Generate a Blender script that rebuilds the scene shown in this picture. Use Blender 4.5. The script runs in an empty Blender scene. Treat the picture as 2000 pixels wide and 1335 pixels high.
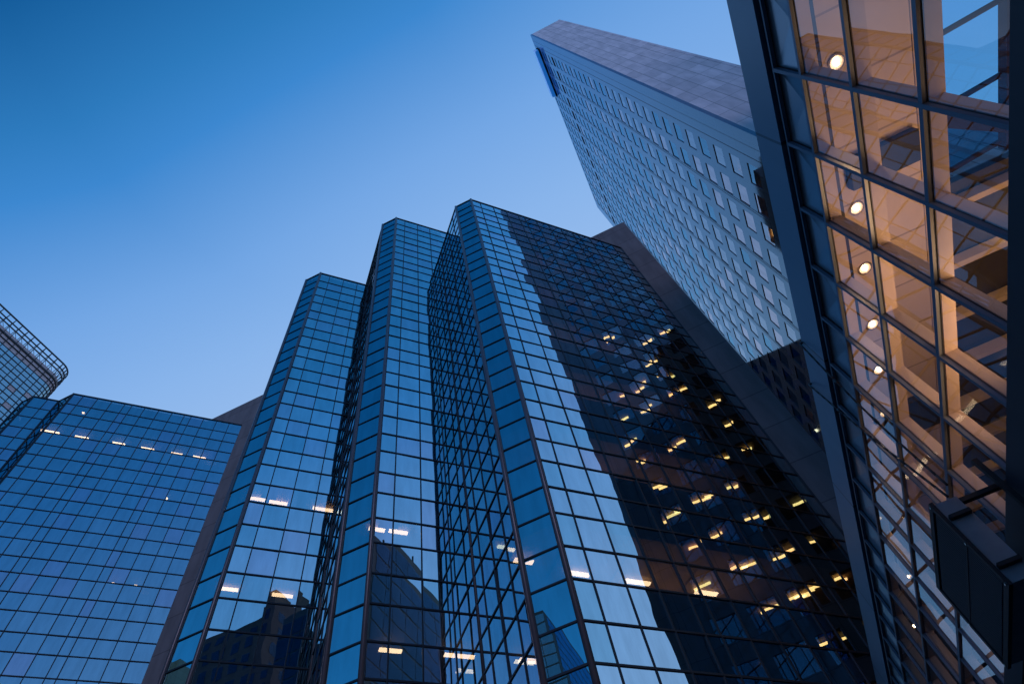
import bpy, math, random
from mathutils import Vector, Matrix
random.seed(7)
sc = bpy.context.scene
C = sc.collection
# ------------------------------------------------------------------ camera
EYE = Vector((0, 0, 1.6))
RIGHT = Vector((0.41024768, -0.90159648, -0.13718826))
DOWN = Vector((0.75482666, 0.42011205, -0.50372867))
FWD = Vector((0.51179444, 0.10310016, 0.85289906))
FPX = 1186.71
cd = bpy.data.cameras.new('camera')
cd.sensor_width = 36; cd.lens = FPX / 2000 * 36; cd.clip_start = .05; cd.clip_end = 4000
cam = bpy.data.objects.new('camera', cd); C.objects.link(cam)
m = Matrix((RIGHT, -DOWN, -FWD)).transposed().to_4x4(); m.translation = EYE
cam.matrix_world = m
sc.camera = cam
# ------------------------------------------------------------------ sky and light
SUN_EL, SUN_AZ = 2.0, -5.0           # the last glow of dusk lies straight ahead
w = bpy.data.worlds.new('World'); sc.world = w; w.use_nodes = True
nt = w.node_tree; nt.nodes.clear()
out = nt.nodes.new('ShaderNodeOutputWorld'); bg = nt.nodes.new('ShaderNodeBackground')
sky = nt.nodes.new('ShaderNodeTexSky'); sky.sky_type = 'NISHITA'; sky.sun_disc = False
sky.sun_elevation = math.radians(SUN_EL); sky.sun_rotation = math.radians(90 - SUN_AZ)
sky.air_density = 1.0; sky.dust_density = .6; sky.ozone_density = 3.0
def wm(op, a, b):
    n = nt.nodes.new('ShaderNodeMath'); n.operation = op
    for i, q in enumerate((a, b)):
        if isinstance(q, (int, float)): n.inputs[i].default_value = q
        else: nt.links.new(q, n.inputs[i])
    return n.outputs[0]
wc = nt.nodes.new('ShaderNodeTexCoord'); ws = nt.nodes.new('ShaderNodeSeparateXYZ'); nt.links.new(wc.outputs['Generated'], ws.inputs[0])
wx, wz = ws.outputs[0], ws.outputs[2]
gx = wm('ADD', wm('MULTIPLY', wm('MAXIMUM', wx, -.22), .85), wm('MULTIPLY', wm('MINIMUM', wm('ADD', wx, .22), 0), .05))
hz = wm('MULTIPLY', wm('MAXIMUM', wm('SUBTRACT', .88, wz), 0), .5)
wy = ws.outputs[1]                     # the side of the sky behind the skywalk keeps more of the afterglow
ag = wm('MULTIPLY', wm('MULTIPLY', wm('MAXIMUM', wm('MULTIPLY', wy, -1), 0), .36), wm('MAXIMUM', wm('MINIMUM', wm('MULTIPLY', wm('SUBTRACT', .25, wx), 2), 1), 0))
hz = wm('ADD', hz, ag)
tt_ = wm('DIVIDE', wm('ADD', wm('ADD', gx, hz), .3), .9)
rampw = nt.nodes.new('ShaderNodeValToRGB'); nt.links.new(tt_, rampw.inputs[0])
stops = [(-.3,(.002,.06,.20)),(-.16,(.005,.10,.31)),(-.04,(.025,.19,.50)),(.03,(.045,.24,.62)),(.18,(.17,.378,.768)),(.30,(.25,.455,.82)),(.6,(.42,.58,.85))]
er = rampw.color_ramp.elements
while len(er) < len(stops): er.new(.5)
for e_, (t_, c_) in zip(er, stops): e_.position = (t_+.3)/.9
for e_, (t_, c_) in zip(er, stops): e_.color = c_ + (1,)
mixw = nt.nodes.new('ShaderNodeMix'); mixw.data_type = 'RGBA'; mixw.blend_type = 'ADD'; mixw.inputs[0].default_value = .02
nt.links.new(rampw.outputs[0], mixw.inputs[6]); nt.links.new(sky.outputs[0], mixw.inputs[7])
nt.links.new(mixw.outputs[2], bg.inputs[0])
bg.inputs[1].default_value = 1.0
nt.links.new(bg.outputs[0], out.inputs[0])
sl = bpy.data.lights.new('sun', 'SUN'); sl.energy = .34; sl.angle = math.radians(12); sl.color = (.95, .74, 1)
so = bpy.data.objects.new('sun', sl); C.objects.link(so)
so.rotation_euler = Vector((-math.cos(math.radians(10))*.994, -math.sin(math.radians(10))*.994, .10)).to_track_quat('Z', 'Y').to_euler()
so.location = (-50, 0, 100)
sc.view_settings.view_transform = 'Standard'; sc.view_settings.look = 'None'
sc.view_settings.exposure = 0.0; sc.view_settings.gamma = 1
sc.cycles.use_denoising = True
sc.cycles.max_bounces = 10; sc.cycles.glossy_bounces = 6; sc.cycles.transparent_max_bounces = 16
sc.cycles.diffuse_bounces = 3; sc.cycles.sample_clamp_indirect = 4
sc.cycles.caustics_reflective = False; sc.cycles.caustics_refractive = False

# ------------------------------------------------------------------ materials
def mat(name):
    m = bpy.data.materials.new(name); m.use_nodes = True
    return m, m.node_tree, m.node_tree.nodes['Principled BSDF']
def N(nt, t, **k):
    n = nt.nodes.new(t)
    for a, b in k.items(): setattr(n, a, b)
    return n
def plain(name, col, rough=.6, metal=0, noise=.0, scale=1.0, spec=.5):
    m, nt, b = mat(name)
    b.inputs['Roughness'].default_value = rough; b.inputs['Metallic'].default_value = metal
    b.inputs['Specular IOR Level'].default_value = spec
    if noise:
        tc = N(nt, 'ShaderNodeTexCoord'); no = N(nt, 'ShaderNodeTexNoise'); no.inputs['Scale'].default_value = scale
        no.inputs['Detail'].default_value = 6
        cr = N(nt, 'ShaderNodeValToRGB')
        cr.color_ramp.elements[0].position = .3; cr.color_ramp.elements[1].position = .7
        cr.color_ramp.elements[0].color = tuple(c * (1 - noise) for c in col) + (1,)
        cr.color_ramp.elements[1].color = tuple(min(1, c * (1 + noise)) for c in col) + (1,)
        nt.links.new(tc.outputs['Object'], no.inputs['Vector']); nt.links.new(no.outputs['Fac'], cr.inputs[0])
        nt.links.new(cr.outputs[0], b.inputs['Base Color'])
    else:
        b.inputs['Base Color'].default_value = tuple(col) + (1,)
    return m
def emit(name, col, s):
    m, nt, b = mat(name)
    b.inputs['Base Color'].default_value = (.8, .8, .8, 1)
    b.inputs['Emission Color'].default_value = tuple(col) + (1,); b.inputs['Emission Strength'].default_value = s
    return m
def glass(name, base, gtint, ttint, bump=.004, bscale=.5, power=4.2, rough=0.0):
    """window glass: part mirror (coating + fresnel), part clear tint, slightly wavy"""
    m = bpy.data.materials.new(name); m.use_nodes = True; nt = m.node_tree; nt.nodes.clear()
    o = N(nt, 'ShaderNodeOutputMaterial'); mx = N(nt, 'ShaderNodeMixShader')
    g = N(nt, 'ShaderNodeBsdfGlossy'); g.inputs['Roughness'].default_value = rough; g.inputs['Color'].default_value = tuple(gtint) + (1,)
    t = N(nt, 'ShaderNodeBsdfTransparent'); t.inputs['Color'].default_value = tuple(ttint) + (1,)
    geo = N(nt, 'ShaderNodeNewGeometry'); dt = N(nt, 'ShaderNodeVectorMath', operation='DOT_PRODUCT')
    nt.links.new(geo.outputs['Normal'], dt.inputs[0]); nt.links.new(geo.outputs['Incoming'], dt.inputs[1])
    ab = N(nt, 'ShaderNodeMath', operation='ABSOLUTE'); nt.links.new(dt.outputs['Value'], ab.inputs[0])
    om = N(nt, 'ShaderNodeMath', operation='SUBTRACT'); om.inputs[0].default_value = 1; nt.links.new(ab.outputs[0], om.inputs[1])
    fr = N(nt, 'ShaderNodeMath', operation='POWER'); nt.links.new(om.outputs[0], fr.inputs[0]); fr.inputs[1].default_value = power
    mr = N(nt, 'ShaderNodeMapRange'); mr.inputs['To Min'].default_value = base; mr.inputs['To Max'].default_value = 1
    tc = N(nt, 'ShaderNodeTexCoord'); no = N(nt, 'ShaderNodeTexNoise'); no.inputs['Scale'].default_value = bscale
    no.inputs['Detail'].default_value = 1.0
    bp = N(nt, 'ShaderNodeBump'); bp.inputs['Strength'].default_value = 1; bp.inputs['Distance'].default_value = bump
    nt.links.new(tc.outputs['Object'], no.inputs['Vector']); nt.links.new(no.outputs['Fac'], bp.inputs['Height'])
    nt.links.new(bp.outputs[0], g.inputs['Normal'])
    mp = N(nt, 'ShaderNodeMapping'); mp.inputs['Scale'].default_value = (1.1, 1.1, .22); n2 = N(nt, 'ShaderNodeTexNoise')
    n2.inputs['Scale'].default_value = 1.6; n2.inputs['Detail'].default_value = 7; n2.inputs['Roughness'].default_value = .65
    nt.links.new(tc.outputs['Object'], mp.inputs[0]); nt.links.new(mp.outputs[0], n2.inputs['Vector'])
    m2 = N(nt, 'ShaderNodeMapRange'); m2.inputs['From Min'].default_value = .3; m2.inputs['From Max'].default_value = .7
    m2.inputs['To Min'].default_value = .84; m2.inputs['To Max'].default_value = 1.04
    nt.links.new(n2.outputs['Fac'], m2.inputs['Value'])
    sv = N(nt, 'ShaderNodeVectorMath', operation='SCALE'); sv.inputs[0].default_value = gtint
    nt.links.new(m2.outputs[0], sv.inputs['Scale']); nt.links.new(sv.outputs[0], g.inputs['Color'])
    nt.links.new(fr.outputs[0], mr.inputs['Value']); nt.links.new(mr.outputs[0], mx.inputs[0])
    nt.links.new(t.outputs[0], mx.inputs[1]); nt.links.new(g.outputs[0], mx.inputs[2]); nt.links.new(mx.outputs[0], o.inputs[0])
    return m
def panels(name, col, axes, pw, ph, vary=.15, joint=.55, rough=.5, ior=1.5, jw=.03, off=0.0, streak=.0, ox=0, oz=0, coat=0):
    """flat cladding panels with thin joints; axes = which object axes run along / up"""
    m, nt, b = mat(name)
    tc = N(nt, 'ShaderNodeTexCoord'); sp = N(nt, 'ShaderNodeSeparateXYZ'); cb = N(nt, 'ShaderNodeCombineXYZ')
    nt.links.new(tc.outputs['Object'], sp.inputs[0])
    a1 = N(nt, 'ShaderNodeMath', operation='ADD'); a1.inputs[1].default_value = ox
    a2 = N(nt, 'ShaderNodeMath', operation='ADD'); a2.inputs[1].default_value = oz
    nt.links.new(sp.outputs[axes[0]], a1.inputs[0]); nt.links.new(sp.outputs[axes[1]], a2.inputs[0])
    nt.links.new(a1.outputs[0], cb.inputs[0]); nt.links.new(a2.outputs[0], cb.inputs[1])
    br = N(nt, 'ShaderNodeTexBrick'); br.offset = off; br.inputs['Scale'].default_value = 1
    br.inputs['Brick Width'].default_value = pw; br.inputs['Row Height'].default_value = ph
    br.inputs['Mortar Size'].default_value = jw; br.inputs['Mortar Smooth'].default_value = 0
    br.inputs['Bias'].default_value = 0
    br.inputs['Color1'].default_value = tuple(c * (1 - vary) for c in col) + (1,)
    br.inputs['Color2'].default_value = tuple(c * (1 + vary) for c in col) + (1,)
    br.inputs['Mortar'].default_value = tuple(c * joint for c in col) + (1,)
    nt.links.new(cb.outputs[0], br.inputs['Vector'])
    no = N(nt, 'ShaderNodeTexNoise'); no.inputs['Detail'].default_value = 5
    mp = N(nt, 'ShaderNodeMapping'); mp.inputs['Scale'].default_value = (1.3, .25, 1)
    nt.links.new(cb.outputs[0], mp.inputs[0]); nt.links.new(mp.outputs[0], no.inputs['Vector']); no.inputs['Scale'].default_value = 1
    mr = N(nt, 'ShaderNodeMapRange'); mr.inputs['From Min'].default_value = .3; mr.inputs['From Max'].default_value = .7
    mr.inputs['To Min'].default_value = 1 - streak; mr.inputs['To Max'].default_value = 1 + streak
    nt.links.new(no.outputs['Fac'], mr.inputs['Value'])
    mu = N(nt, 'ShaderNodeVectorMath', operation='SCALE')
    nt.links.new(br.outputs['Color'], mu.inputs[0]); nt.links.new(mr.outputs[0], mu.inputs['Scale'])
    nt.links.new(mu.outputs[0], b.inputs['Base Color'])
    b.inputs['Roughness'].default_value = rough; b.inputs['IOR'].default_value = ior
    if name == 'polished granite':       # a polished face: bluish mirror at a glancing view, brown stone seen square on
        b.inputs['Specular IOR Level'].default_value = 0; b.inputs['Roughness'].default_value = .8
        g = N(nt, 'ShaderNodeBsdfGlossy'); g.inputs['Roughness'].default_value = .06; g.inputs['Color'].default_value = (.50, .78, 1.0, 1)
        geo = N(nt, 'ShaderNodeNewGeometry'); dt = N(nt, 'ShaderNodeVectorMath', operation='DOT_PRODUCT')
        nt.links.new(geo.outputs['Normal'], dt.inputs[0]); nt.links.new(geo.outputs['Incoming'], dt.inputs[1])
        ab = N(nt, 'ShaderNodeMath', operation='ABSOLUTE'); nt.links.new(dt.outputs['Value'], ab.inputs[0])
        om = N(nt, 'ShaderNodeMath', operation='SUBTRACT'); om.inputs[0].default_value = 1; nt.links.new(ab.outputs[0], om.inputs[1])
        fr = N(nt, 'ShaderNodeMath', operation='POWER'); nt.links.new(om.outputs[0], fr.inputs[0]); fr.inputs[1].default_value = 3.2
        fa = N(nt, 'ShaderNodeMath', operation='MULTIPLY_ADD'); nt.links.new(fr.outputs[0], fa.inputs[0]); fa.inputs[1].default_value = .80; fa.inputs[2].default_value = .04
        mx = N(nt, 'ShaderNodeMixShader'); nt.links.new(fa.outputs[0], mx.inputs[0]); nt.links.new(b.outputs[0], mx.inputs[1]); nt.links.new(g.outputs[0], mx.inputs[2])
        nt.links.new(mx.outputs[0], nt.nodes['Material Output'].inputs[0])
    if coat:
        b.inputs['Coat Weight'].default_value = coat; b.inputs['Coat Roughness'].default_value = .03
    return m

M = dict(
    glass_front=glass('blue mirror glass', .72, (.78, .94, 1.0), (.42, .44, .48), .006, .45),
    glass_lilac=glass('lilac mirror glass', .70, (.90, .90, 1.0), (.42, .44, .48), .007, .5),
    glass_deep=glass('teal mirror glass', .66, (.62, .92, 1.0), (.40, .42, .46), .006, .4),
    wing_lilac=glass('wing lilac glass', .57, (.68, .74, .93), (.40, .42, .46), .005, .45),
    glass_chamfer=glass('deep blue mirror glass', .62, (.42, .90, 1.0), (.30, .33, .40), .005, .4),
    glass_wing=glass('wing mirror glass', .55, (.52, .78, .93), (.40, .42, .46), .004, .4),
    tower_glass=glass('tower window glass', .20, (.66, .84, 1.0), (.45, .42, .40), .003, .6, 3.1),
    tower_glass_blue=glass('tower blue window glass', .16, (.36, .74, .98), (.45, .42, .40), .003, .6, 3.1),
    tower_glass_lilac=glass('tower lilac window glass', .24, (.86, .88, 1.0), (.45, .42, .40), .003, .6, 3.1),
    atrium_glass=glass('clear atrium glass', .07, (.92, .96, 1.0), (.86, .84, .82), .006, .55, 3.2),
    skylight=glass('blue skylight glass', .05, (.9, .95, 1), (.30, .72, .98), .002, .5),
    round_glass=glass('round tower glass', .55, (.45, .75, .90), (.3, .33, .4), .004, .4),
    far_glass=glass('dark street glass', .07, (.20, .45, .8), (.3, .33, .4), .006, .3),
    teal_glass=glass('teal distant glass', .30, (.25, .55, .85), (.2, .25, .3), .006, .3),
    mullion=plain('dark bronze mullion', (.018, .02, .028), .45, .3),
    corner=plain('grey corner trim', (.10, .105, .13), .35, .3),
    concrete=panels('board marked concrete', (.165, .165, .18), ('Y', 'Z'), 40, 3.8, .05, .55, .8, jw=.05, streak=.16, ox=20, oz=-.6),
    concrete_side=panels('core side concrete', (.19, .18, .19), ('X', 'Z'), 5, 3.8, .05, .55, .8, jw=.05, streak=.14, oz=-.6),
    roof=plain('dark roof membrane', (.05, .05, .055), .9, noise=.3),
    slab=plain('dark ceiling', (.05, .045, .042), .8, noise=.2),
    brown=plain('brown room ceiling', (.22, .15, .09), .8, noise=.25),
    stone_front=panels('polished granite', (.15, .112, .105), ('X', 'Z'), 1.665, 3.97, .12, .35, .08, 1.9, .02, 0, .10, ox=.75, oz=.35),
    stone_end=panels('pale granite end wall', (.74, .68, .72), ('Y', 'Z'), 1.68, 3.97, .12, .45, .45, 1.5, .045, 0, .16, ox=-.7, oz=.35),
    groove=plain('dark joint', (.02, .022, .03), .7),
    louvre=plain('dark louvre', (.012, .012, .014), .7),
    sign_blue=plain('blue sign face', (.01, .05, .42), .4),
    sign_glow=emit('blue sign added glow', (.004, .15, .62), .6),  # emission added to lift the blue of the guessed sign
    blind=plain('drawn blind', (.42, .33, .32), .9),
    strip=emit('warm fluorescent', (1, .60, .20), 6.0),
    strip_white=emit('pale fluorescent', (1, .66, .34), 8.5),
    parapet=panels('painted metal coping', (.26, .38, .52), ('X', 'Z'), 5.5, 50, .04, .35, .38, 1.5, .03, 0, .05, ox=.94, oz=25),
    frame=plain('grey painted frame', (.15, .19, .26), .4, .2),
    spandrel=plain('folded spandrel metal', (.34, .42, .50), .25, .3),
    rebate=plain('brown frame rebate', (.035, .02, .014), .5),
    reveal=plain('cream window reveal', (.50, .41, .35), .6, noise=.06, scale=.7),
    ceiling=panels('ceiling tiles', (.58, .48, .42), ('X', 'Y'), 1.2, 1.2, .03, .6, .7, 1.45, .02),
    beam=plain('brown steel', (.03, .018, .02), .5),
    cream_beam=plain('cream steel', (.55, .45, .34), .5),
    floor=plain('skywalk floor', (.42, .33, .25), .5, noise=.1),
    darkwall=plain('dark fascia', (.03, .035, .05), .5, noise=.15),
    black=plain('black metal', (.012, .012, .016), .55),
    boxside=plain('grey painted sheet', (.30, .30, .34), .5, noise=.12, scale=4),
    asphalt=plain('asphalt', (.05, .05, .052), .9, noise=.25, scale=2),
    paving=panels('street paving', (.22, .21, .20), ('X', 'Y'), .6, .6, .08, .6, .85, 1.45, .008),
    lilac=plain('pale penthouse panel', (.62, .52, .58), .6, noise=.08, scale=.6),
    beige=panels('beige stone', (.42, .34, .27), ('X', 'Z'), 2, 1.2, .06, .7, .8, 1.45, .02),
    dusk_stone=plain('dark stone', (.035, .033, .04), .7, noise=.2),
    navy_stone=plain('dark navy cladding', (.012, .018, .03), .5, noise=.2),
    reflector=emit('downlight reflector', (1, .60, .30), .95),
    lamp=emit('downlight lamp', (1, .78, .5), 30.0),
    rib=plain('ribbed dark metal', (.03, .032, .045), .45),
    duct=plain('dark duct', (.03, .035, .05), .5),
    chrome=plain('downlight ring', (.8, .7, .6), .2, .9),
)

# ------------------------------------------------------------------ mesh helpers
class MB:
    def __init__(s): s.v = []; s.f = []
    def quad(s, a, b, c, d):
        n = len(s.v); s.v += [tuple(a), tuple(b), tuple(c), tuple(d)]; s.f.append((n, n+1, n+2, n+3))
    def poly(s, pts):
        n = len(s.v); s.v += [tuple(p) for p in pts]; s.f.append(tuple(range(n, n+len(pts))))
    def hexa(s, p):      # 8 points: bottom loop 0-3, top loop 4-7
        n = len(s.v); s.v += [tuple(q) for q in p]
        for f in ((3,2,1,0),(4,5,6,7),(0,1,5,4),(1,2,6,5),(2,3,7,6),(3,0,4,7)): s.f.append(tuple(n+i for i in f))
    def box(s, x0, x1, y0, y1, z0, z1):
        s.hexa([(x0,y0,z0),(x1,y0,z0),(x1,y1,z0),(x0,y1,z0),(x0,y0,z1),(x1,y0,z1),(x1,y1,z1),(x0,y1,z1)])
    def bar(s, o, t, n, a0, a1, d0, d1, z0, z1):   # box along a wall: a along t, d along n
        P = lambda a, d, z: (o[0]+t[0]*a+n[0]*d, o[1]+t[1]*a+n[1]*d, z)
        s.hexa([P(a0,d0,z0),P(a1,d0,z0),P(a1,d1,z0),P(a0,d1,z0),P(a0,d0,z1),P(a1,d0,z1),P(a1,d1,z1),P(a0,d1,z1)])
    def prism(s, pts, z0, z1):
        k = len(pts); n = len(s.v)
        s.v += [(p[0], p[1], z0) for p in pts] + [(p[0], p[1], z1) for p in pts]
        s.f.append(tuple(n+i for i in reversed(range(k)))); s.f.append(tuple(n+k+i for i in range(k)))
        for i in range(k): j = (i+1) % k; s.f.append((n+i, n+j, n+k+j, n+k+i))
    def tube(s, a, b, r, k=10):
        a, b = Vector(a), Vector(b); d = (b-a).normalized()
        u = d.orthogonal().normalized(); v = d.cross(u); n = len(s.v)
        for c in (a, b):
            for i in range(k):
                q = c + (u*math.cos(2*math.pi*i/k) + v*math.sin(2*math.pi*i/k))*r; s.v.append(tuple(q))
        for i in range(k): j = (i+1) % k; s.f.append((n+i, n+j, n+k+j, n+k+i))
        s.f.append(tuple(n+i for i in reversed(range(k)))); s.f.append(tuple(n+k+i for i in range(k)))
    def build(s, name, m, parent=None, smooth=False):
        me = bpy.data.meshes.new(name)
        o = bpy.data.objects.new(name, me)
        off = Vector((0, 0, 0))
        p = parent
        while p: off += p.location; p = p.parent
        me.from_pydata([(a-off.x, b-off.y, c-off.z) for a, b, c in s.v], [], s.f)
        me.materials.append(m); me.update()
        if smooth:
            for q in me.polygons: q.use_smooth = True
        C.objects.link(o)
        if parent: o.parent = parent
        return o
def tag(o, label=None, cat=None, group=None, kind=None):
    if label: o['label'] = label
    if cat: o['category'] = cat
    if group: o['group'] = group
    if kind: o['kind'] = kind
    return o
def empty(name, loc, label, cat, group=None):
    o = bpy.data.objects.new(name, None); C.objects.link(o); o.location = loc
    return tag(o, label, cat, group)
def px(P):
    q = Vector(P) - EYE; d = q.dot(FWD)
    if d <= .1: return None
    return (1000 + FPX*q.dot(RIGHT)/d, 667.5 + FPX*q.dot(DOWN)/d)
def shown(vs):       # how large a pane shows in the picture, to choose which ones become parts
    p = [px(v) for v in vs]
    if any(q is None for q in p): return 0
    cx = sum(q[0] for q in p)/4; cy = sum(q[1] for q in p)/4
    if not (0 < cx < 2000 and 0 < cy < 1335): return 0
    return abs(sum(p[i][0]*p[(i+1) % 4][1]-p[(i+1) % 4][0]*p[i][1] for i in range(4)))/2
def put_panes(root, panes, name='window_pane', keep=100, bonus=None):
    """panes: list of (verts, material, weight); the largest seen become parts, the rest one part"""
    panes = sorted(panes, key=lambda q: -shown(q[0])*q[2])
    for vs, mt, wgt in panes[:keep]:
        b = MB(); b.quad(*vs); b.build(name, mt, root)
    rest = panes[keep:]; mats = []
    if rest:
        b = MB()
        for vs, mt, wgt in rest: b.quad(*vs)
        o = b.build(name, rest[0][1], root)
        for vs, mt, wgt in rest:
            if mt not in mats: mats.append(mt)
        o.data.materials.clear()
        for mt in mats: o.data.materials.append(mt)
        for i, (vs, mt, wgt) in enumerate(rest): o.data.polygons[i].material_index = mats.index(mt)
        o['kind'] = 'stuff'
TILT = .0046
def tilt(vs, amp=TILT):
    """a hung pane is never perfectly in plane: lean it a little"""
    c = sum(vs, Vector())/4; n = (vs[1]-vs[0]).cross(vs[3]-vs[0]).normalized()
    u = (vs[1]-vs[0]).normalized(); v = (vs[3]-vs[0]).normalized()
    a, b = random.gauss(0, amp), random.gauss(0, amp)
    return [p + n*((p-c).dot(u)*a + (p-c).dot(v)*b) for p in vs]
def curtain(root, panes, A, B, cols, zs, mt, weight=1, mw=.036, mh=.046, out_=.045, amp=TILT, fname='mullion_grid', fm=None):
    """glass grid from A to B (outward normal on the left of A->B), column widths cols, level list zs (low to high)"""
    A = Vector((A[0], A[1])); B = Vector((B[0], B[1])); L = (B-A).length; t = (B-A)/L; n = Vector((-t.y, t.x))
    s = L/sum(cols); xs = [0]
    for c in cols: xs.append(xs[-1]+c*s)
    P = lambda a, z: Vector((A.x+t.x*a, A.y+t.y*a, z))
    for i in range(len(xs)-1):
        for j in range(len(zs)-1):
            vs = [P(xs[i+1], zs[j]), P(xs[i], zs[j]), P(xs[i], zs[j+1]), P(xs[i+1], zs[j+1])]
            q = random.random(); mm = mt
            if mt is M['glass_front']: mm = M['glass_lilac'] if q < .16 else M['glass_deep'] if q > .78 else mt
            elif mt is M['glass_wing']: mm = M['wing_lilac'] if q < .14 else mt
            panes.append((tilt(vs, amp), mm, weight))
    b = MB()
    for x in xs[1:-1]: b.bar(A, t, n, x-mw, x+mw, -.10, out_, zs[0], zs[-1]-.01)
    if len(xs) == 2:
        for x in (.03, L-.03): b.bar(A, t, n, x-.03, x+.03, -.10, out_, zs[0], zs[-1]-.01)
    for z in zs[:-1]: b.bar(A, t, n, .012, L-.012, -.103, out_+.004, z-mh, z+mh)
    b.bar(A, t, n, 0, L, -.2, out_+.03, zs[-1]-.03, zs[-1]+.14)
    return b.build(fname, fm or M['mullion'], root)

# ================================================================== ground
g = MB(); g.quad((-1500,-1500,0),(1500,-1500,0),(1500,1500,0),(-1500,1500,0)); tag(g.build('ground', M['asphalt']), kind='structure')
g = MB(); g.box(-60, 100, -6.2, -3.2, .004, .13); tag(g.build('pavement', M['paving']), kind='structure')
g = MB(); g.box(17, 36, -14, 90, .006, .134); tag(g.build('pavement', M['paving']), kind='structure')

# ================================================================== stepped glass tower
S = 70.0; E0 = 1.6
def levels(top, lo=0.0):
    zs = []; z = top; k = 0
    while z > lo + .02:
        zs.append(z); z -= (.0287 if k % 2 == 0 else .0256); k += 1
    zs = [q*S+E0 for q in zs]; zs.append(.3)
    return sorted(zs)
FR = [.0165,.0236,.0236,.0218,.0121,.0218,.0236,.0234,.0218,.0119,.0222,.0236,.0230,.0226]
tower = empty('stepped_glass_tower', (28, 12, 0), 'stepped blue mirror glass tower with three tall sawtooth bays and concrete core', 'skyscraper')
panes = []
X0 = .3138*S; XC = .518*S
bays = dict(C=(.0674, .0955, 1.0), B=(.2122, .2405, 1.0995), A=(.3584, .3868, 1.005))
def bay_pts(ya, yc):
    a = Vector((X0, ya*S)); e = Vector((X0, yc*S)); return a, e
aC, eC = bay_pts(*bays['C'][:2]); aB, eB = bay_pts(*bays['B'][:2]); aA, eA = bay_pts(*bays['A'][:2])
def meet(a, e):   # a: front start (dir +,-), e: return start (dir +,+)
    s = ((e.x - e.y) + (a.x + a.y))/2; return Vector((s, a.x + a.y - s))
iCB = meet(aB, eC); iBA = meet(aA, eB)
endC = Vector((XC, aC.x + aC.y - XC))
zC, zB, zA = [levels(bays[k][2]) for k in 'CBA']
def front_cols(L):
    c = []; s = 0
    for q in FR*2:
        if s + q*S >= L - .3: c.append(L - s); break
        c.append(q*S); s += q*S
    return c
rc = [.0185, .0236, .0236]
def ret_cols(L):
    c = []; s = 0
    for q in rc*4:
        if s + q*S >= L - .4: c.append(L - s); break
        c.append(q*S); s += q*S
    return c
# outward normal must lie on the left of A->B : fronts run from far end to arris
curtain(tower, panes, endC, aC, list(reversed(front_cols((endC-aC).length))), zC, M['glass_front'], 1.0)
curtain(tower, panes, aC, eC, [1], zC, M['glass_chamfer'], 1.0)
curtain(tower, panes, eC, iCB, ret_cols((iCB-eC).length), zC, M['glass_front'], .25)
curtain(tower, panes, iCB, aB, list(reversed(front_cols((iCB-aB).length))), zB, M['glass_front'], 1.0)
curtain(tower, panes, aB, eB, [1], zB, M['glass_chamfer'], 1.0)
curtain(tower, panes, eB, iBA, ret_cols((iBA-eB).length), [z for z in zB], M['glass_front'], .15)
curtain(tower, panes, iBA, aA, list(reversed(front_cols((iBA-aA).length))), zA, M['glass_front'], 1.0)
curtain(tower, panes, aA, eA, [1], zA, M['glass_chamfer'], 1.0)
# walls of the taller middle bay that stand above the lower bays' roofs
nf = Vector((.7071, -.7071)); nr = Vector((.7071, .7071))
farB = iCB + nf*9; farBr = iBA + nr*6
cB = [z for z in zB if z > 1.0*S+E0-1.9]
curtain(tower, panes, farB, iCB, [1.65]*5, cB, M['glass_front'], .2)
curtain(tower, panes, iBA, farBr, [1.65]*4, cB, M['glass_front'], .2)
retA = eA + nr*14.4
curtain(tower, panes, eA, retA, ret_cols(14.4), zA, M['glass_front'], .1)
put_panes(tower, panes)
b = MB()
for p, zt in ((aC, zC[-1]), (eC, zC[-1]), (aB, zB[-1]), (eB, zB[-1]), (aA, zA[-1]), (eA, zA[-1])):
    m2 = MB(); m2.tube((p.x, p.y, .2), (p.x, p.y, zt+.1), .15, 12); m2.build('corner_post', M['corner'], tower, True)
for p, zt in ((iCB, zC[-1]), (iBA, zA[-1])):
    m2 = MB(); m2.tube((p.x+.03, p.y, .2), (p.x+.03, p.y, zt), .12, 12); m2.build('corner_post', M['mullion'], tower, True)
m2 = MB(); m2.box(XC-.12, XC, endC.y-.02, endC.y+.16, .2, zC[-1]+.1); m2.build('corner_post', M['mullion'], tower)
ins = .22
def inner(a, e, i, yend):   # floor outline a little inside the glass
    return [(a.x+ins, a.y+ins*.5), (e.x+ins, e.y-ins*.4), (i.x+ins*.2, i.y-ins*1.6), (XC-.02, i.y-ins*1.6), (XC-.02, yend+ins*1.6)]
polC = inner(aC, eC, iCB, endC.y)
polB = inner(aB, eB, iBA, aB.x+aB.y-XC)
polB = [polB[0], polB[1], polB[2], (XC-.02, polB[2][1]), (XC-.02, iCB.y-.2), (iCB.x+.3, iCB.y+.05)]
polA = [(aA.x+ins, aA.y+ins*.5), (eA.x+ins, eA.y-ins*.4), (retA.x-.1, retA.y-.5), (XC-.02, retA.y-.5), (XC-.02, iBA.y-.2), (iBA.x+.3, iBA.y+.05)]
for pol, top in ((polC, 1.0), (polB, bays['B'][2]), (polA, bays['A'][2])):
    b = MB(); k = -30
    base = .24
    while base + k*.0543 < top - .03:
        z = (base + k*.0543)*S + E0
        if z > 3: b.prism(pol, z-.35, z+.05)
        k += 1
    b.build('floor_slabs', M['slab'], tower)
    b = MB(); b.prism(pol, top*S+E0-.45, top*S+E0-.06); b.build('roof', M['roof'], tower)
coreTop = 1.0965*S + E0
core = MB(); core.prism([(XC, -.1713*S), (XC+15, -.1713*S), (XC+15, 62), (XC, 62)], 0, coreTop)
co = core.build('concrete_core', M['concrete'], tower); co.data.materials.append(M['concrete_side'])
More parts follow.
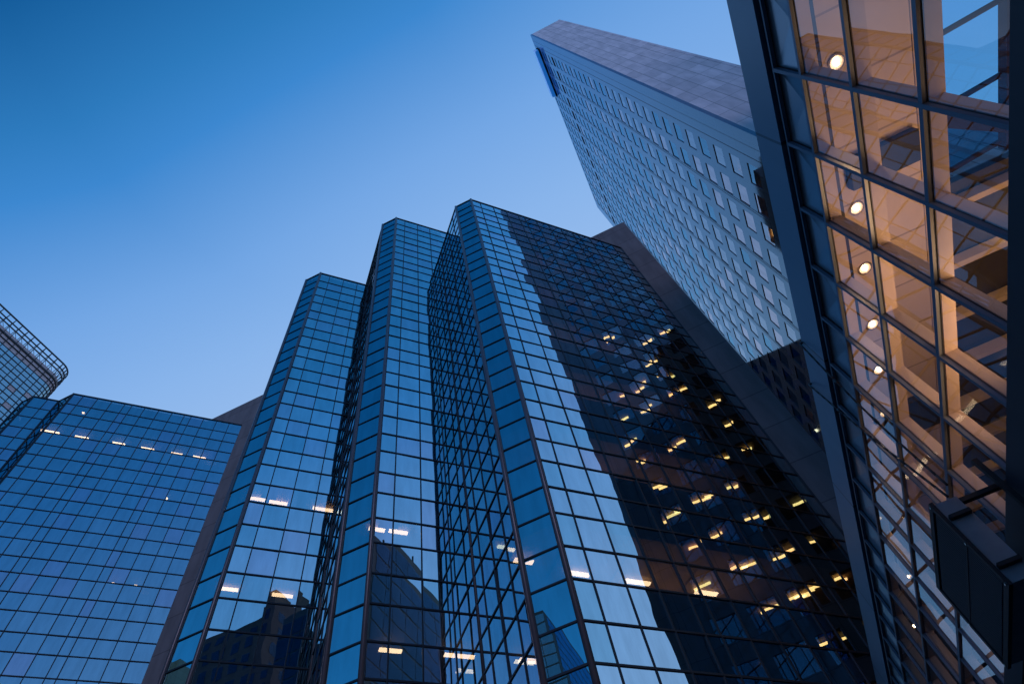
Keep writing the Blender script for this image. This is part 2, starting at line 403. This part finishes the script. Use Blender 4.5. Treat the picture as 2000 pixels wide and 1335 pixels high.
for p in co.data.polygons:
    if abs(p.normal.y) > .5: p.material_index = 1
m2 = MB(); m2.box(XC+3, XC+14.9, -.1713*S+.03, 6, coreTop+.01, coreTop+3.2); m2.build('reflection_block', M['concrete_side'], tower)  # unseen block added so the core mirrors taller and darker in the slab tower
def light_strip(root, x, y, z, ang, L=1.2, wd=.3, mt=None):
    b = MB(); t = (math.cos(ang), math.sin(ang)); n = (-t[1], t[0])
    b.bar((x, y), t, n, -L/2, L/2, -wd/2, wd/2, z-.06, z)
    return b.build('ceiling_light', mt or M['strip_white'], root)
A45 = -math.pi/4
for x, y, z, L in ((25.93,5.14,21.41,1.3),(28.37,2.7,21.41,1.5),(31.49,-.31,21.41,1.4),(24.64,16.37,29.01,1.0),(25.55,15.38,29.01,1.2),
                (24.22,26.68,36.61,1.1),(25.31,25.65,36.61,1.3),(27.63,23.29,36.61,1.6),(24.38,26.92,29.01,1.1),(26.7,24.63,29.01,1.3),
                (28.4,13.1,21.41,1.7),(25.8,15.8,21.41,1.2),(23.5,7.1,21.41,1.0),(25.2,8.2,17.61,1.0)):
    light_strip(tower, x-(.25 if y > 20 else .08), y-(.25 if y > 20 else .08), z, A45, L)
    if L > 1.6 or (x, y) in ((23.5, 7.1), (25.2, 8.2), (25.8, 15.8)): continue
    m2 = MB(); t = (.7071, -.7071); n = (.7071, .7071)
    m2.bar((x, y), t, n, -1.3, 1.3, -1.6, .8, z+.16, z+.22); m2.build('ceiling_panel', M['brown'], tower)

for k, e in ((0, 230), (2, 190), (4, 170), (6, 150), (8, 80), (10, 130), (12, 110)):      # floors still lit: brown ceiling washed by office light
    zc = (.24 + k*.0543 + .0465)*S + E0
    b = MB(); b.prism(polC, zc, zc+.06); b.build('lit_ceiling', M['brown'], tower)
    ld = bpy.data.lights.new('office_glow', 'AREA'); ld.energy = e; ld.color = (1, .60, .30); ld.size = 9; ld.size_y = 5; ld.shape = 'RECTANGLE'
    lo = bpy.data.objects.new('office_glow', ld); C.objects.link(lo); lo.location = (30.8, 1.6, zc-2.4); lo.rotation_euler = (math.pi, 0, A45)

# ================================================================== left wing
wing = empty('glass_wing_building', (28, 58, 0), 'lower blue glass building with one row of lit ceiling lamps near its flat top', 'office building')
WT = 1.01; wp = []
aL = Vector((.3117*S, .878*S)); eL = Vector((.3117*S, .9105*S))
endL = Vector((XC-.01, aL.x+aL.y-XC+.01))
aL2 = Vector((.2831*S, eL.y + (eL.x - .2831*S))); eL2 = Vector((.2831*S, aL2.y+1.75))
zL = levels(WT)
curtain(wing, wp, endL, aL, list(reversed(front_cols((endL-aL).length))), zL, M['glass_wing'])
curtain(wing, wp, aL, eL, [1], zL, M['glass_chamfer'])
curtain(wing, wp, eL, aL2, [1, 1.35], zL, M['glass_wing'])
curtain(wing, wp, aL2, eL2, [1], zL, M['glass_chamfer'])
rL = eL2 + nr*20
curtain(wing, wp, eL2, rL, [1.65]*12, zL, M['glass_wing'], .3)
put_panes(wing, wp)
for p in (aL, eL, aL2, eL2):
    m2 = MB(); m2.tube((p.x, p.y, .2), (p.x, p.y, zL[-1]+.1), .13, 12); m2.build('corner_post', M['mullion'], wing, True)
polL = [(aL.x+.2, aL.y+.1), (eL.x+.2, eL.y+.05), (aL2.x+.2, aL2.y+.1), (eL2.x+.2, eL2.y-.1), (rL.x, rL.y-.5), (60, rL.y-.5), (60, 62.2), (XC-.02, 62.2), (XC-.02, endL.y+.4)]
b = MB(); k = -30
while .24 + k*.0543 < WT - .03:
    z = (.24+k*.0543)*S + E0
    if z > 3: b.prism(polL, z-.35, z+.05)
    k += 1
b.build('floor_slabs', M['slab'], wing)
b = MB(); b.prism(polL, WT*S+E0-.45, WT*S+E0-.06); b.build('roof', M['roof'], wing)
b = MB(); b.box(59, 60.3, 62.2, rL.y, 0, WT*S+E0); b.build('rear_wall', M['concrete_side'], wing)
for x, y, z, L in ((23.27,63.21,67.02,2.0),(25.73,60.82,67.02,1.5),(28.61,57.92,67.02,1.4),(30.97,55.63,67.02,1.5),(33.41,53.24,67.02,1.3),(35.3,51.3,67.02,1.5)):
    light_strip(wing, x-.22, y-.22, z, A45, L)
for x, y, z in ((24.19,61.13,70.5),(34.3,52.4,59.42),(34.0,54.0,48.02),(35.5,52.5,48.02)):
    light_strip(wing, x-.2, y-.2, z, A45, .25, .25)

# ================================================================== tall granite slab tower
tt = empty('granite_slab_tower', (48, -26, 0), 'tallest slab tower with gridded windows and a blank mauve panelled end wall', 'skyscraper')
TX0, TX1, TY, TYB, TZ = 22.93, 75.2, -21.8, -29.85, 176.7 + E0
FH = 3.97; PW = 3.335
WX0 = 26.45; ww = 2.25
nF = 44; z0w = 57.72 + E0 - 14*FH        # bottom of the lowest window row
cols = [WX0 + i*PW for i in range(14)]
rows = [z0w + k*FH for k in range(nF)]
wh = 2.3
b = MB()      # facade: end strip, bands between rows, piers
b.box(TX0, 25.6, TY-.45, TY, 0, TZ)
prev = 0
for z in rows:
    b.box(25.6, TX1, TY-.45, TY, prev, z); prev = z + wh
b.box(25.6, TX1, TY-.45, TY, prev, TZ)
for z in rows:
    xe = 25.6
    for x in cols:
        b.box(xe, x, TY-.45, TY, z, z+wh); xe = x + ww
    b.box(xe, TX1, TY-.45, TY, z, z+wh)
b.build('stone_facade', M['stone_front'], tt)
b = MB(); b.box(TX0+.004, TX0+.6, TYB, TY-.452, 0, TZ-.01); b.build('end_wall', M['stone_end'], tt)
b = MB(); b.box(TX0-.05, TX0+.6, TYB-.4, TYB, 0, TZ+.05); b.build('edge_trim', M['stone_end'], tt)
b = MB(); b.box(TX1-.5, TX1, TYB, TY-.452, 0, TZ-.01); b.box(TX0+.62, TX1, TYB-.3, TYB-.002, 0, TZ-.02); b.build('rear_wall', M['concrete_side'], tt)
b = MB(); b.box(40, 90, -46, TYB-.32, 0, TZ-.5); b.build('rear_block', M['dusk_stone'], tt)
b = MB(); b.box(TX0+.62, TX1-.52, TYB+.02, TY-.47, TZ-.6, TZ-.2); b.build('roof', M['roof'], tt)
b = MB()
for i, xx in enumerate([25.6 + k*PW*2 for k in range(8)]):
    for dx in ((0,) if i == 0 else (-.14, .14)):
        if xx+dx < TX1: b.box(xx+dx-.03, xx+dx+.03, TY+.001, TY+.012, 2, TZ-(0 if i == 0 else 3.2))
b.box(25.6, TX1, TY+.001, TY+.010, TZ-3.25, TZ-3.18)
b.build('panel_joint', M['groove'], tt)
b = MB(); b.box(24.4-.015, 24.4+.015, TY+.001, TY+.009, 2, TZ); b.build('panel_joint', M['groove'], tt)
tp = []; fr = MB(); louv = MB(); blinds = MB()
for r, z in enumerate(rows):
    for c, x in enumerate(cols):
        if r >= 38:
            if r == 38:
                louv.box(x, x+ww, TY-.4, TY-.22, z, z+wh); continue
        vs = [Vector((x+ww, TY-.07, z)), Vector((x, TY-.07, z)), Vector((x, TY-.07, z+wh)), Vector((x+ww, TY-.07, z+wh))]
        q = random.random(); tp.append((tilt(vs, .0022), M['tower_glass_blue'] if q < min(.75, max(.12, (z-55)/90)) else M['tower_glass_lilac'] if q > (.55 if z < 75 else .88) else M['tower_glass'], 1))  # bluer high up, more lilac low: reflected sky tone put into the tints
        if random.random() < .10 and z > 75:
            blinds.box(x+.02, x+ww*random.choice((.5, 1, 1))-.02, TY-.38, TY-.33, z, z+wh)
put_panes(tt, tp, 'window')
louv.build('louvre_panel', M['louvre'], tt); blinds.build('window_blind', M['blind'], tt)
b = MB(); wl = MB()
for k in range(nF+1):
    zf = z0w - .9 + k*FH
    if zf > .5: b.box(25.7, TX1-.55, TYB+.02, TY-.47, zf-.62, zf)
b.build('floor_slabs', M['slab'], tt)
for k in range(8): wl.box(25.7+k*PW*2-.05, 25.7+k*PW*2+.05, TYB+.3, TY-.6, .5, TZ-2)
wl.build('partition_wall', M['brown'], tt)
lit = [(14,28.9),(14,33.3),(14,35.2),(13,26.9),(13,30.1),(13,35),(13,33.2),(11,27.3),(11,30.3),(11,31.6),(11,36.9),(10,34.9),(10,37.2),
       (10,28.3),(9,33.8),(9,31.7),(9,28.2),(9,30.6),(9,27.2),(8,33.7),(8,35),(8,28.5),(8,30.2),(7,37.2),(7,34.2),(7,27.3),(7,30.5),
       (7,35.1),(6,31.6),(6,33.7),(6,37.2),(6,35.1),(6,34.4),(15,34.1),(16,37),(17,30.3),(12,27.2),(12,37.3),(14,43.8),(12,47),(9,44),(8,51),
       (7,57),(10,60.5),(6,41),(11,54),(5,29),(5,33),(5,36),(4,31),(4,35)]
for k in range(3, 18):
    for c_ in range(14):
        if random.random() < .10: lit.append((k, WX0+c_*PW+random.uniform(.5, 1.8)))
for k, x in lit:
    zc = z0w - .9 + k*FH + FH - .62
    L = random.choice((1.0, 1.3, 1.7)); yy = TY - .47 - random.uniform(.5, 1.3)
    light_strip(tt, x, yy, zc-.24, 0, L, .3, M['strip'])
for k, xa, xb in ((14,25.9,38.9),(13,32.4,38.9),(11,25.9,32.3),(9,25.9,45.6),(6,25.9,38.9),(8,25.9,32.3),(10,32.4,38.9),(7,25.9,32.3)):
    zc = z0w - .9 + k*FH + FH - .62
    m2 = MB(); m2.box(xa, xb, TYB+.4, TY-.5, zc-.05, zc-.003); m2.build('ceiling_panel', M['brown'], tt)
sg = empty('rooftop_sign', (32, TY+.5, 172), 'long blue sign box hung at the very top of the tall granite tower', 'sign')
b = MB(); b.box(26.3, 38.6, TY+.25, TY+1.15, 174.2+E0-3.2, 174.2+E0-.25); b.build('sign_box', M['sign_glow'], sg)
b = MB(); b.box(26.1, 38.8, TY+.05, TY+.23, 174.2+E0-3.35, 174.2+E0-.1); b.build('backing_plate', M['black'], sg)
b = MB()
for x in (26.6, 30.5, 34.4, 38.3): b.box(x-.06, x+.06, TY+.0, TY+1.1, 174.2+E0-.24, 174.2+E0-.1)
b.build('bracket', M['black'], sg)

# ================================================================== rounded tower, far left
rt = empty('round_cornered_tower', (15, 112, 0), 'distant tower with a rounded corner and an open roof frame over a pale band', 'skyscraper')
Y = 105.0; RX = 34.6; RR = 3.0
def rpath(xa, inset=0):
    pts = [(xa, Y+inset)]
    x = RX-RR; n_ = 6
    k = int((x-xa)/1.55)
    for i in range(k, -1, -1): pts.append((x-i*1.55, Y+inset))
    for i in range(1, n_+1):
        a = math.pi/2*i/n_; pts.append((RX-RR+(RR-inset)*math.sin(a), Y+RR-(RR-inset)*math.cos(a)))
    for i in range(1, 12): pts.append((RX-inset, Y+RR+1.55*i))
    return pts
path = rpath(-20)
zg = 1.123*Y+E0; zb = 1.146*Y+E0; zt = 1.194*Y+E0
rp = []; zs_ = [1.0]
z = zg; zz = []
while z > 60: zz.append(z); z -= 1.28
zz = sorted(zz)
for i in range(len(path)-1):
    a, c = path[i], path[i+1]
    for j in range(len(zz)-1):
        vs = [Vector((a[0], a[1], zz[j])), Vector((c[0], c[1], zz[j])), Vector((c[0], c[1], zz[j+1])), Vector((a[0], a[1], zz[j+1]))]
        if (Vector(a)-Vector(c)).length > .05: rp.append((tilt(vs, .003), M['lilac'] if random.random() < .03 else M['round_glass'], 1))
put_panes(rt, rp)
b = MB(); body = rpath(-20, .6); body += [(-20, body[-1][1])]; b.prism(body, 0, 60); b.prism(body, 60, zg-.3); b.build('tower_body', M['slab'], rt)
b = MB(); bd = rpath(-20, .05)
for i in range(len(bd)-1): b.quad((bd[i][0], bd[i][1], zg), (bd[i+1][0], bd[i+1][1], zg), (bd[i+1][0], bd[i+1][1], zb), (bd[i][0], bd[i][1], zb))
b.build('pale_band', M['lilac'], rt)
pen = rpath(-20, .4); pen += [(-20, pen[-1][1])]
b = MB(); b.prism(pen, zg-.2, 1.161*Y+E0); b.build('penthouse', M['lilac'], rt)
b = MB()
for p in path: b.box(p[0]-.06, p[0]+.06, p[1]-.14, p[1]+.05, 60, zt)
b.build('vertical_frame', M['mullion'], rt)
b = MB()
for zr, h in ((zt, .14), (1.179*Y+E0, .09), (1.169*Y+E0, .09), (zb, .2), (1.1345*Y+E0, .05)):
    for i in range(len(path)-1):
        a, c = Vector(path[i]), Vector(path[i+1]); L = (c-a).length
        if L < .05: continue
        t = (c-a)/L; n = Vector((t.y, -t.x)); b.bar(a, t, n, -.02, L+.02, -.06, .16, zr-h, zr+h)
for j, z in enumerate(zz):
    h = .07 if j % 2 else .035
    for i in range(len(path)-1):
        a, c = Vector(path[i]), Vector(path[i+1]); L = (c-a).length
        if L < .05: continue
        t = (c-a)/L; n = Vector((t.y, -t.x)); b.bar(a, t, n, -.01, L+.01, -.05, .09, z-h, z+h)
b.build('rail_frame', M['mullion'], rt)
b = MB()
for p, q in zip(path[1:], path[2:]):
    b.tube((p[0], p[1]+.1, zt-.1), (p[0]-.02, p[1]+1.7, 1.168*Y+E0), .07, 6)
    b.tube((p[0], p[1]+.1, 1.169*Y+E0), (q[0], q[1]+1.5, 1.168*Y+E0), .05, 6)
b.build('roof_strut', M['corner'], rt)

# ================================================================== skywalk building, right
yr = 5.0
u = yr/6.5
sk = empty('skywalk_building', (15*u, -10*u, 0), 'warmly lit glass-fronted skywalk building with a steel blue parapet, along the right side', 'building')
zr = dict(beam=1.153*yr, A=1.43*yr, B=1.708*yr, C=1.975*yr, P0=2.15*yr, P1=2.372*yr)
zr = {k: v+E0 for k, v in zr.items()}
VP = .2765*yr; V0 = .74*yr
XA, XB = V0-22*VP, V0+38*VP
vx = [V0+k*VP for k in range(-22, 39)]
Yf = -yr
ap = []
zl = [zr['beam'], zr['A'], zr['B'], zr['C'], zr['P0']]
for i in range(len(vx)-1):
    for j in range(3):
        vs = [Vector((vx[i+1], Yf-.02, zl[j])), Vector((vx[i], Yf-.02, zl[j])), Vector((vx[i], Yf-.02, zl[j+1])), Vector((vx[i+1], Yf-.02, zl[j+1]))]
        ap.append((tilt(vs, .004), M['atrium_glass'], 1))
put_panes(sk, ap, 'glass_pane')
def yb(a): return -a*u          # depths behind the facade line, measured from the street axis
b = MB()
for x in vx: b.box(x-.032, x+.032, Yf-.04, Yf+.025, zr['beam'], zr['P0'])
b.build('vertical_mullion', M['frame'], sk)
b = MB()
for z, h in ((zr['A'], .036), (zr['B'], .033), (zr['C'], .033), (zr['P0'], .025)): b.box(XA, XB, Yf-.043, Yf+.021, z-h, z+h)
b.build('transom', M['frame'], sk)
b = MB()
for z in (zr['A'], zr['B'], zr['C']): b.box(XA, XB, Yf-.062, Yf-.045, z-.05, z+.045)
for x in vx: b.box(x-.046, x+.046, Yf-.060, Yf-.046, zr['beam'], zr['P0'])
b.build('frame_rebate', M['rebate'], sk)
b = MB()      # deep cream reveals behind the frames
for z in (zr['A'], zr['B'], zr['C']): b.box(XA, XB, Yf-.27, Yf-.066, z-.045, z+.045)
b.build('reveal_shelf', M['reveal'], sk)
b = MB()
for x in vx:
    for z0, z1 in ((zr['beam'], zr['A']-.046), (zr['A']+.046, zr['B']-.046), (zr['B']+.046, zr['C']-.046)):
        b.box(x-.045, x+.045, Yf-.265, Yf-.068, z0, z1)
b.build('reveal_fin', M['reveal'], sk)
b = MB()      # folded spandrel panels, one per bay, creased towards an off-centre point
for i in range(len(vx)-1):
    xa, xb, za, zb_2 = vx[i]+.025, vx[i+1]-.025, zr['C']+.03, zr['P0']
    pk = (xa+(xb-xa)*.42, Yf-.13, za+(zb_2-za)*.30)
    cs = [(xa,Yf-.07,za),(xb,Yf-.07,za),(xb,Yf-.07,zb_2),(xa,Yf-.07,zb_2)]
    for j in range(4): b.poly([cs[j], pk, cs[(j+1)%4]])
b.build('spandrel_panel', M['spandrel'], sk)
b = MB(); b.box(XA, XB, Yf-.38, Yf-.16, zr['C']+.05, zr['P0']+.015); b.build('spandrel_back', M['black'], sk)
b = MB(); b.box(XA, XB, Yf-.46, Yf+.08, zr['P0']+.12, zr['P1']); b.build('parapet', M['parapet'], sk)
b = MB(); b.box(XA, XB, Yf-.3, Yf-.08, zr['P0']+.02, zr['P0']+.12); b.build('shadow_gap', M['black'], sk)
b = MB(); b.box(XA, XB, Yf-.32, Yf+.09, zr['beam']-.42, zr['beam']); b.build('base_beam', M['darkwall'], sk)
b = MB(); b.box(XA, XB, Yf-.4, Yf+.015, zr['beam']-1.9, zr['beam']-.43); b.build('fascia', M['darkwall'], sk)
b = MB(); b.box(XA, XB, yb(14), Yf-.33, zr['beam']-.4, zr['beam']-.05); b.build('skywalk_floor', M['floor'], sk)
b = MB(); b.box(XA, XB, yb(14.5), yb(9), 0, zr['beam']-1.7); b.build('street_wall', M['darkwall'], sk)
CZ = 2.11*yr+E0
b = MB(); b.box(XA, XB, yb(9.45), Yf-.39, CZ, CZ+.2); b.build('ceiling', M['ceiling'], sk)
b = MB(); b.box(9.5*u, XB, yb(14), yb(9.46), CZ+.02, CZ+.2); b.build('ceiling', M['slab'], sk)
b = MB(); b.box(XA, XB, yb(9.6), yb(9.46), CZ-.02, CZ+.3); b.build('bulkhead', M['cream_beam'], sk)
b = MB(); b.box(9.4*u, XB, yb(14.2), yb(14)-.002, zr['beam'], CZ+.25); b.build('rear_wall', M['darkwall'], sk)
sp = MB(); sp.quad((9.5*u,yb(9.6),CZ+.25),(XA,yb(9.6),CZ+.25),(XA,yb(14.2),CZ+.85),(9.5*u,yb(14.2),CZ+.85)); sp.build('skylight_glass', M['skylight'], sk)
b = MB()
for k in range(-8, 7):
    x = (9.3 - (6-k)*1.75)*u
    b.tube((x, yb(9.6), CZ+.12), (x, yb(14.2), CZ+.73), .055, 8)
b.box(XA, 9.5*u, yb(12.1), yb(11.9), CZ+.25, CZ+.45)
b.build('skylight_rafter', M['beam'], sk)
b = MB()
for x in (-3.5, 0.0, 3.5, 7.0):
    xa, xb = x*u, (x+2.6)*u; ya, ye = yb(9.6), yb(14)
    b.hexa([(xa,ya,CZ-.2),(xa+.46,ya,CZ-.2),(xb+.46,ye,CZ+.27),(xb,ye,CZ+.27),(xa,ya,CZ+.2),(xa+.46,ya,CZ+.2),(xb+.46,ye,CZ+.65),(xb,ye,CZ+.65)])
b.build('diagonal_beam', M['beam'], sk)
for xa, xb, ya, ye in ((7.5, 8.3, 9.3, 7.6), (16.2, 17.6, 9.3, 7.7)):
    b = MB(); b.box(xa*u, xb*u, yb(ya), yb(ye), CZ-.20, CZ-.02); b.build('duct', M['duct'], sk)
b = MB()
for k in range(14):
    x = (9.8 + k*1.8)*u; b.box(x, x+.13, yb(13.9), yb(9.62), CZ-.34, CZ-.08)
b.build('cross_beam', M['cream_beam'], sk)
ly = -1.19*yr
for k in (0, 2, 3, 4, 5, 6, 8, 9, 11, 13):
    x = (.80 + .2875*k)*yr if k != 4 else (.80 + .2875*4.05)*yr
    r = .115; b = MB()
    b.tube((x, ly, CZ-.010), (x, ly, CZ+.02), r, 24); lp = b.build('downlight', M['reflector'], sk)
    b = MB(); b.tube((x-.06, ly+.015, CZ-.022), (x+.035, ly-.015, CZ-.022), .032, 8); b.build('bulb', M['lamp'], lp)
    b = MB(); n_ = 28
    for i in range(n_):
        a0, a1 = 2*math.pi*i/n_, 2*math.pi*(i+1)/n_
        b.hexa([(x+math.cos(a)*q, ly+math.sin(a)*q, CZ-.03+zz_) for zz_ in (0, .028) for a, q in ((a0, .12), (a1, .12), (a1, .15), (a0, .15))])
    b.build('trim_ring', M['chrome'], lp)
    if k in (0, 2, 3, 5, 6, 8):
        ld = bpy.data.lights.new('downlight_glow', 'SPOT'); ld.energy = 50; ld.color = (1, .60, .30)
        ld.spot_size = math.radians(150); ld.spot_blend = .8; ld.shadow_soft_size = .1
        lo = bpy.data.objects.new('downlight_glow', ld); C.objects.link(lo); lo.location = (x, ly, CZ-.1)
for x, e in ((1.0, 16), (5.5, 22), (9.6, 150), (14, 7)):     # unseen area lights added to warm the ceiling, strongest behind the amber panes
    ld = bpy.data.lights.new('ceiling_fill', 'AREA'); ld.energy = e; ld.color = (1, .56, .27); ld.size = 1.6; ld.size_y = .9; ld.shape = 'RECTANGLE'
    lo = bpy.data.objects.new('ceiling_fill', ld); C.objects.link(lo); lo.location = (x*u, yb(8.6), zr['beam']+.25); lo.rotation_euler = (math.pi, 0, 0)
for x, y, L in ((11.3,12,1.1),(19.2,12.3,1.1)):
    light_strip(sk, x*u, yb(y), CZ-.36, math.pi/2, L, .15, M['strip'])

# ================================================================== louvred box hung from the skywalk
H_ = 1.208*yr                                   # height of its top above the eye
zt_ = H_ + E0; x0, x1 = 1.59*H_, 1.99*H_; y0, y1 = -.715*H_, -.645*H_; zb_ = .746*H_ + E0
bx = empty('louvred_box', ((x0+x1)/2, (y0+y1)/2, zb_), 'black ribbed box hung on brackets and cables before the lit skywalk glass', 'display box')
b = MB(); b.box(x0+.04, x1-.04, y0, y1-.05, zb_+.03, zt_-.03); b.build('casing', M['boxside'], bx)
b = MB()
n_ = 40
for i in range(n_):
    x = x0+.12 + (x1-x0-.24)*(i+.5)/n_; b.box(x-.012, x+.012, y1-.045, y1-.012, zb_+.13, zt_-.13)
b.build('ribbed_front', M['rib'], bx)
b = MB(); b.box(x0+.05, x1-.05, y1-.048, y1-.040, zb_+.04, zt_-.04); b.build('front_backing', M['black'], bx)
b = MB()
b.box(x0, x1, y1-.06, y1, zt_-.09, zt_); b.box(x0, x1, y1-.06, y1, zb_, zb_+.09)
b.box(x0, x0+.08, y1-.057, y1+.003, zb_+.09, zt_-.09); b.box(x1-.08, x1, y1-.057, y1+.003, zb_+.09, zt_-.09)
b.box(x0+.08, x1-.08, y1-.05, y1-.004, (zb_+zt_)/2-.012, (zb_+zt_)/2+.012)
b.build('front_frame', M['black'], bx)
b = MB()
for xx in (x0+.05, x1-.05):
    for zz_ in (zb_+.05, zt_-.05, (zb_+zt_)/2): b.tube((xx, y1-.01, zz_), (xx, y1+.014, zz_), .018, 8)
b.build('corner_bolt', M['chrome'], bx)
for zc in (zt_-.35, zb_+.28):
    b = MB(); b.box(x0-.05, x0+.04, y0+.02, y1-.08, zc-.03, zc+.03); b.build('bracket', M['black'], bx)
for zc in (zt_-.09, zb_+.09):
    b = MB(); b.box(x0+.08, x0+.17, Yf-.04, y0, zc-.04, zc+.04); b.build('arm', M['black'], bx)
    b = MB(); b.box(x1-.17, x1-.08, Yf-.04, y0, zc-.04, zc+.04); b.build('arm', M['black'], bx)
b = MB(); b.box(x0-.26, x0-.18, Yf+.12, Yf+.20, zb_-.5, zt_+.25); b.build('mounting_rail', M['black'], bx)
for k, (xa, za, xb) in enumerate(((2.13*yr, zr['P1']-.04, x0-.22), (2.41*yr, zr['P1']-.04, x0+.08))):
    b = MB(); pts = []
    for i in range(19):
        t_ = i/18; sag = .25*math.sin(math.pi*t_)*(1 if k == 0 else .4)
        zq = za + (zt_+.04-za)*t_; yq = (Yf+.11) + ((y0+.04) - (Yf+.11))*t_
        xq = xa + (xb-xa)*t_
        pts.append((xq+sag*.6, yq+.04, zq-sag))
    for p, q in zip(pts, pts[1:]): b.tube(p, q, .022, 8)
    b.tube((xa, Yf+.02, za), pts[0], .03, 8)
    for i in (5, 10): b.tube(pts[i], tuple(a+(c-a)*.5 for a, c in zip(pts[i], pts[i+1])), .034, 8)
    tag(b.build('support_cable', M['black'], None, True), ('black cable sagging from the parapet to the rail beside the ribbed box', 'straight black cable from the parapet to the top of the ribbed box')[k], 'cable')

# ================================================================== buildings behind the camera, seen mirrored in the glass
def block(name, label, x0, x1, y0, y1, h, wm, gm, pw, ph, faces, lits=(), top=None, roofm=None, ww_=.9, hh_=.75):
    r = empty(name, ((x0+x1)/2, (y0+y1)/2, 0), label, 'building')
    b = MB(); b.box(x0, x1, y0, y1, 0, h); b.build('wall', wm, r)
    ps = []; f = MB()
    for fc in faces:
        if fc == '+x': o, t, n, L = (x1, y0), (0, 1), (1, 0), y1-y0
        elif fc == '-x': o, t, n, L = (x0, y0), (0, 1), (-1, 0), y1-y0
        elif fc == '+y': o, t, n, L = (x0, y1), (1, 0), (0, 1), x1-x0
        else: o, t, n, L = (x0, y0), (1, 0), (0, -1), x1-x0
        nx = int(L/pw); nz = int((h-4)/ph)
        for i in range(nx):
            for j in range(nz):
                a0 = (i+.5-ww_/2)*pw; a1 = (i+.5+ww_/2)*pw; zz0 = h-1-(j+1)*ph+ph*(1-hh_)/2; zz1 = zz0+ph*hh_
                P = lambda a, z: Vector((o[0]+t[0]*a+n[0]*.06, o[1]+t[1]*a+n[1]*.06, z))
                vs = [P(a0, zz0), P(a1, zz0), P(a1, zz1), P(a0, zz1)]
                ps.append((tilt(vs, .004), gm, 1))
    put_panes(r, ps, 'window', 100)
    if top: top(r)
    return r
def lamps(r, pts, mt):
    for (xa, xb, ya, yb, za, zb2) in pts:
        b = MB(); b.box(xa, xb, ya, yb, za, zb2); b.build('lit_window', mt, r)
M1 = block('glass_office_block', 'dark blue glass office block seen mirrored low in the middle bay of the stepped tower',
           -9, .8, -62, -15.6, 60+E0, M['navy_stone'], M['far_glass'], 3.15, 2.7, ('+x', '+y'), ww_=.96, hh_=.9)
lamps(M1, [(.86, .95, -30, -29.1, 26, 26.35), (.86, .95, -36, -34.6, 31, 31.35), (.86, .95, -25, -24.4, 29, 29.3), (.86, .95, -44, -43.2, 34, 34.3)], M['strip_white'])
b = MB()
for y in (-22, -28, -33.5, -44): b.box(-.6, -.4, y, y+.2, 61.6, 64.5)
b.build('roof_mast', M['black'], M1)
M2 = block('dark_stone_block', 'dark stone block with a small stepped cupola, mirrored low in the left tower bay',
           -95, -44, -110, -51, 100+E0, M['dusk_stone'], M['far_glass'], 3.6, 3.8, ('+x', '+y'), ww_=.55, hh_=.6)
b = MB(); b.box(-49, -44.5, -60, -51.5, 101.6, 104.5); b.box(-48, -45.5, -58, -52.5, 104.5, 106.5); b.tube((-60, -56, 101.6), (-60, -56, 104), 2.2, 16)
b.build('cupola', M['dusk_stone'], M2)
M3 = block('beige_arched_building', 'beige stone building mirrored at the foot of the leftmost tower chamfer',
           -50, -19, 77, 110, 63+E0, M['beige'], M['far_glass'], 4.0, 4.2, ('+x', '-y'), ww_=.5, hh_=.6)
M4 = block('distant_glass_tower', 'slim blue glass tower mirrored low in the right chamfer of the stepped tower',
           -200, -149, 52, 86, 137+E0, M['dusk_stone'], M['teal_glass'], 4.0, 4.0, ('+x', '-y'), ww_=.95, hh_=.85)
lamps(M4, [(-149, -148.8, 60+dy, 62+dy, 100+dz, 100.7+dz) for dy, dz in ((0, 0), (5, 4), (1, 8), (6, -4), (9, -7), (2, -11))], M['strip_white'])
M5 = block('dark_office_block', 'dark office block mirrored at the foot of the granite slab tower',
           80, 110, -18, 30, 90+E0, M['dusk_stone'], M['far_glass'], 3.4, 3.8, ('-x',), ww_=.55, hh_=.55)
lamps(M5, [(79.8, 79.95, -16+i*1.9, -15.7+i*1.9, 70+.7*(i % 3), 70.5+.7*(i % 3)) for i in range(12)], M['strip_white'])
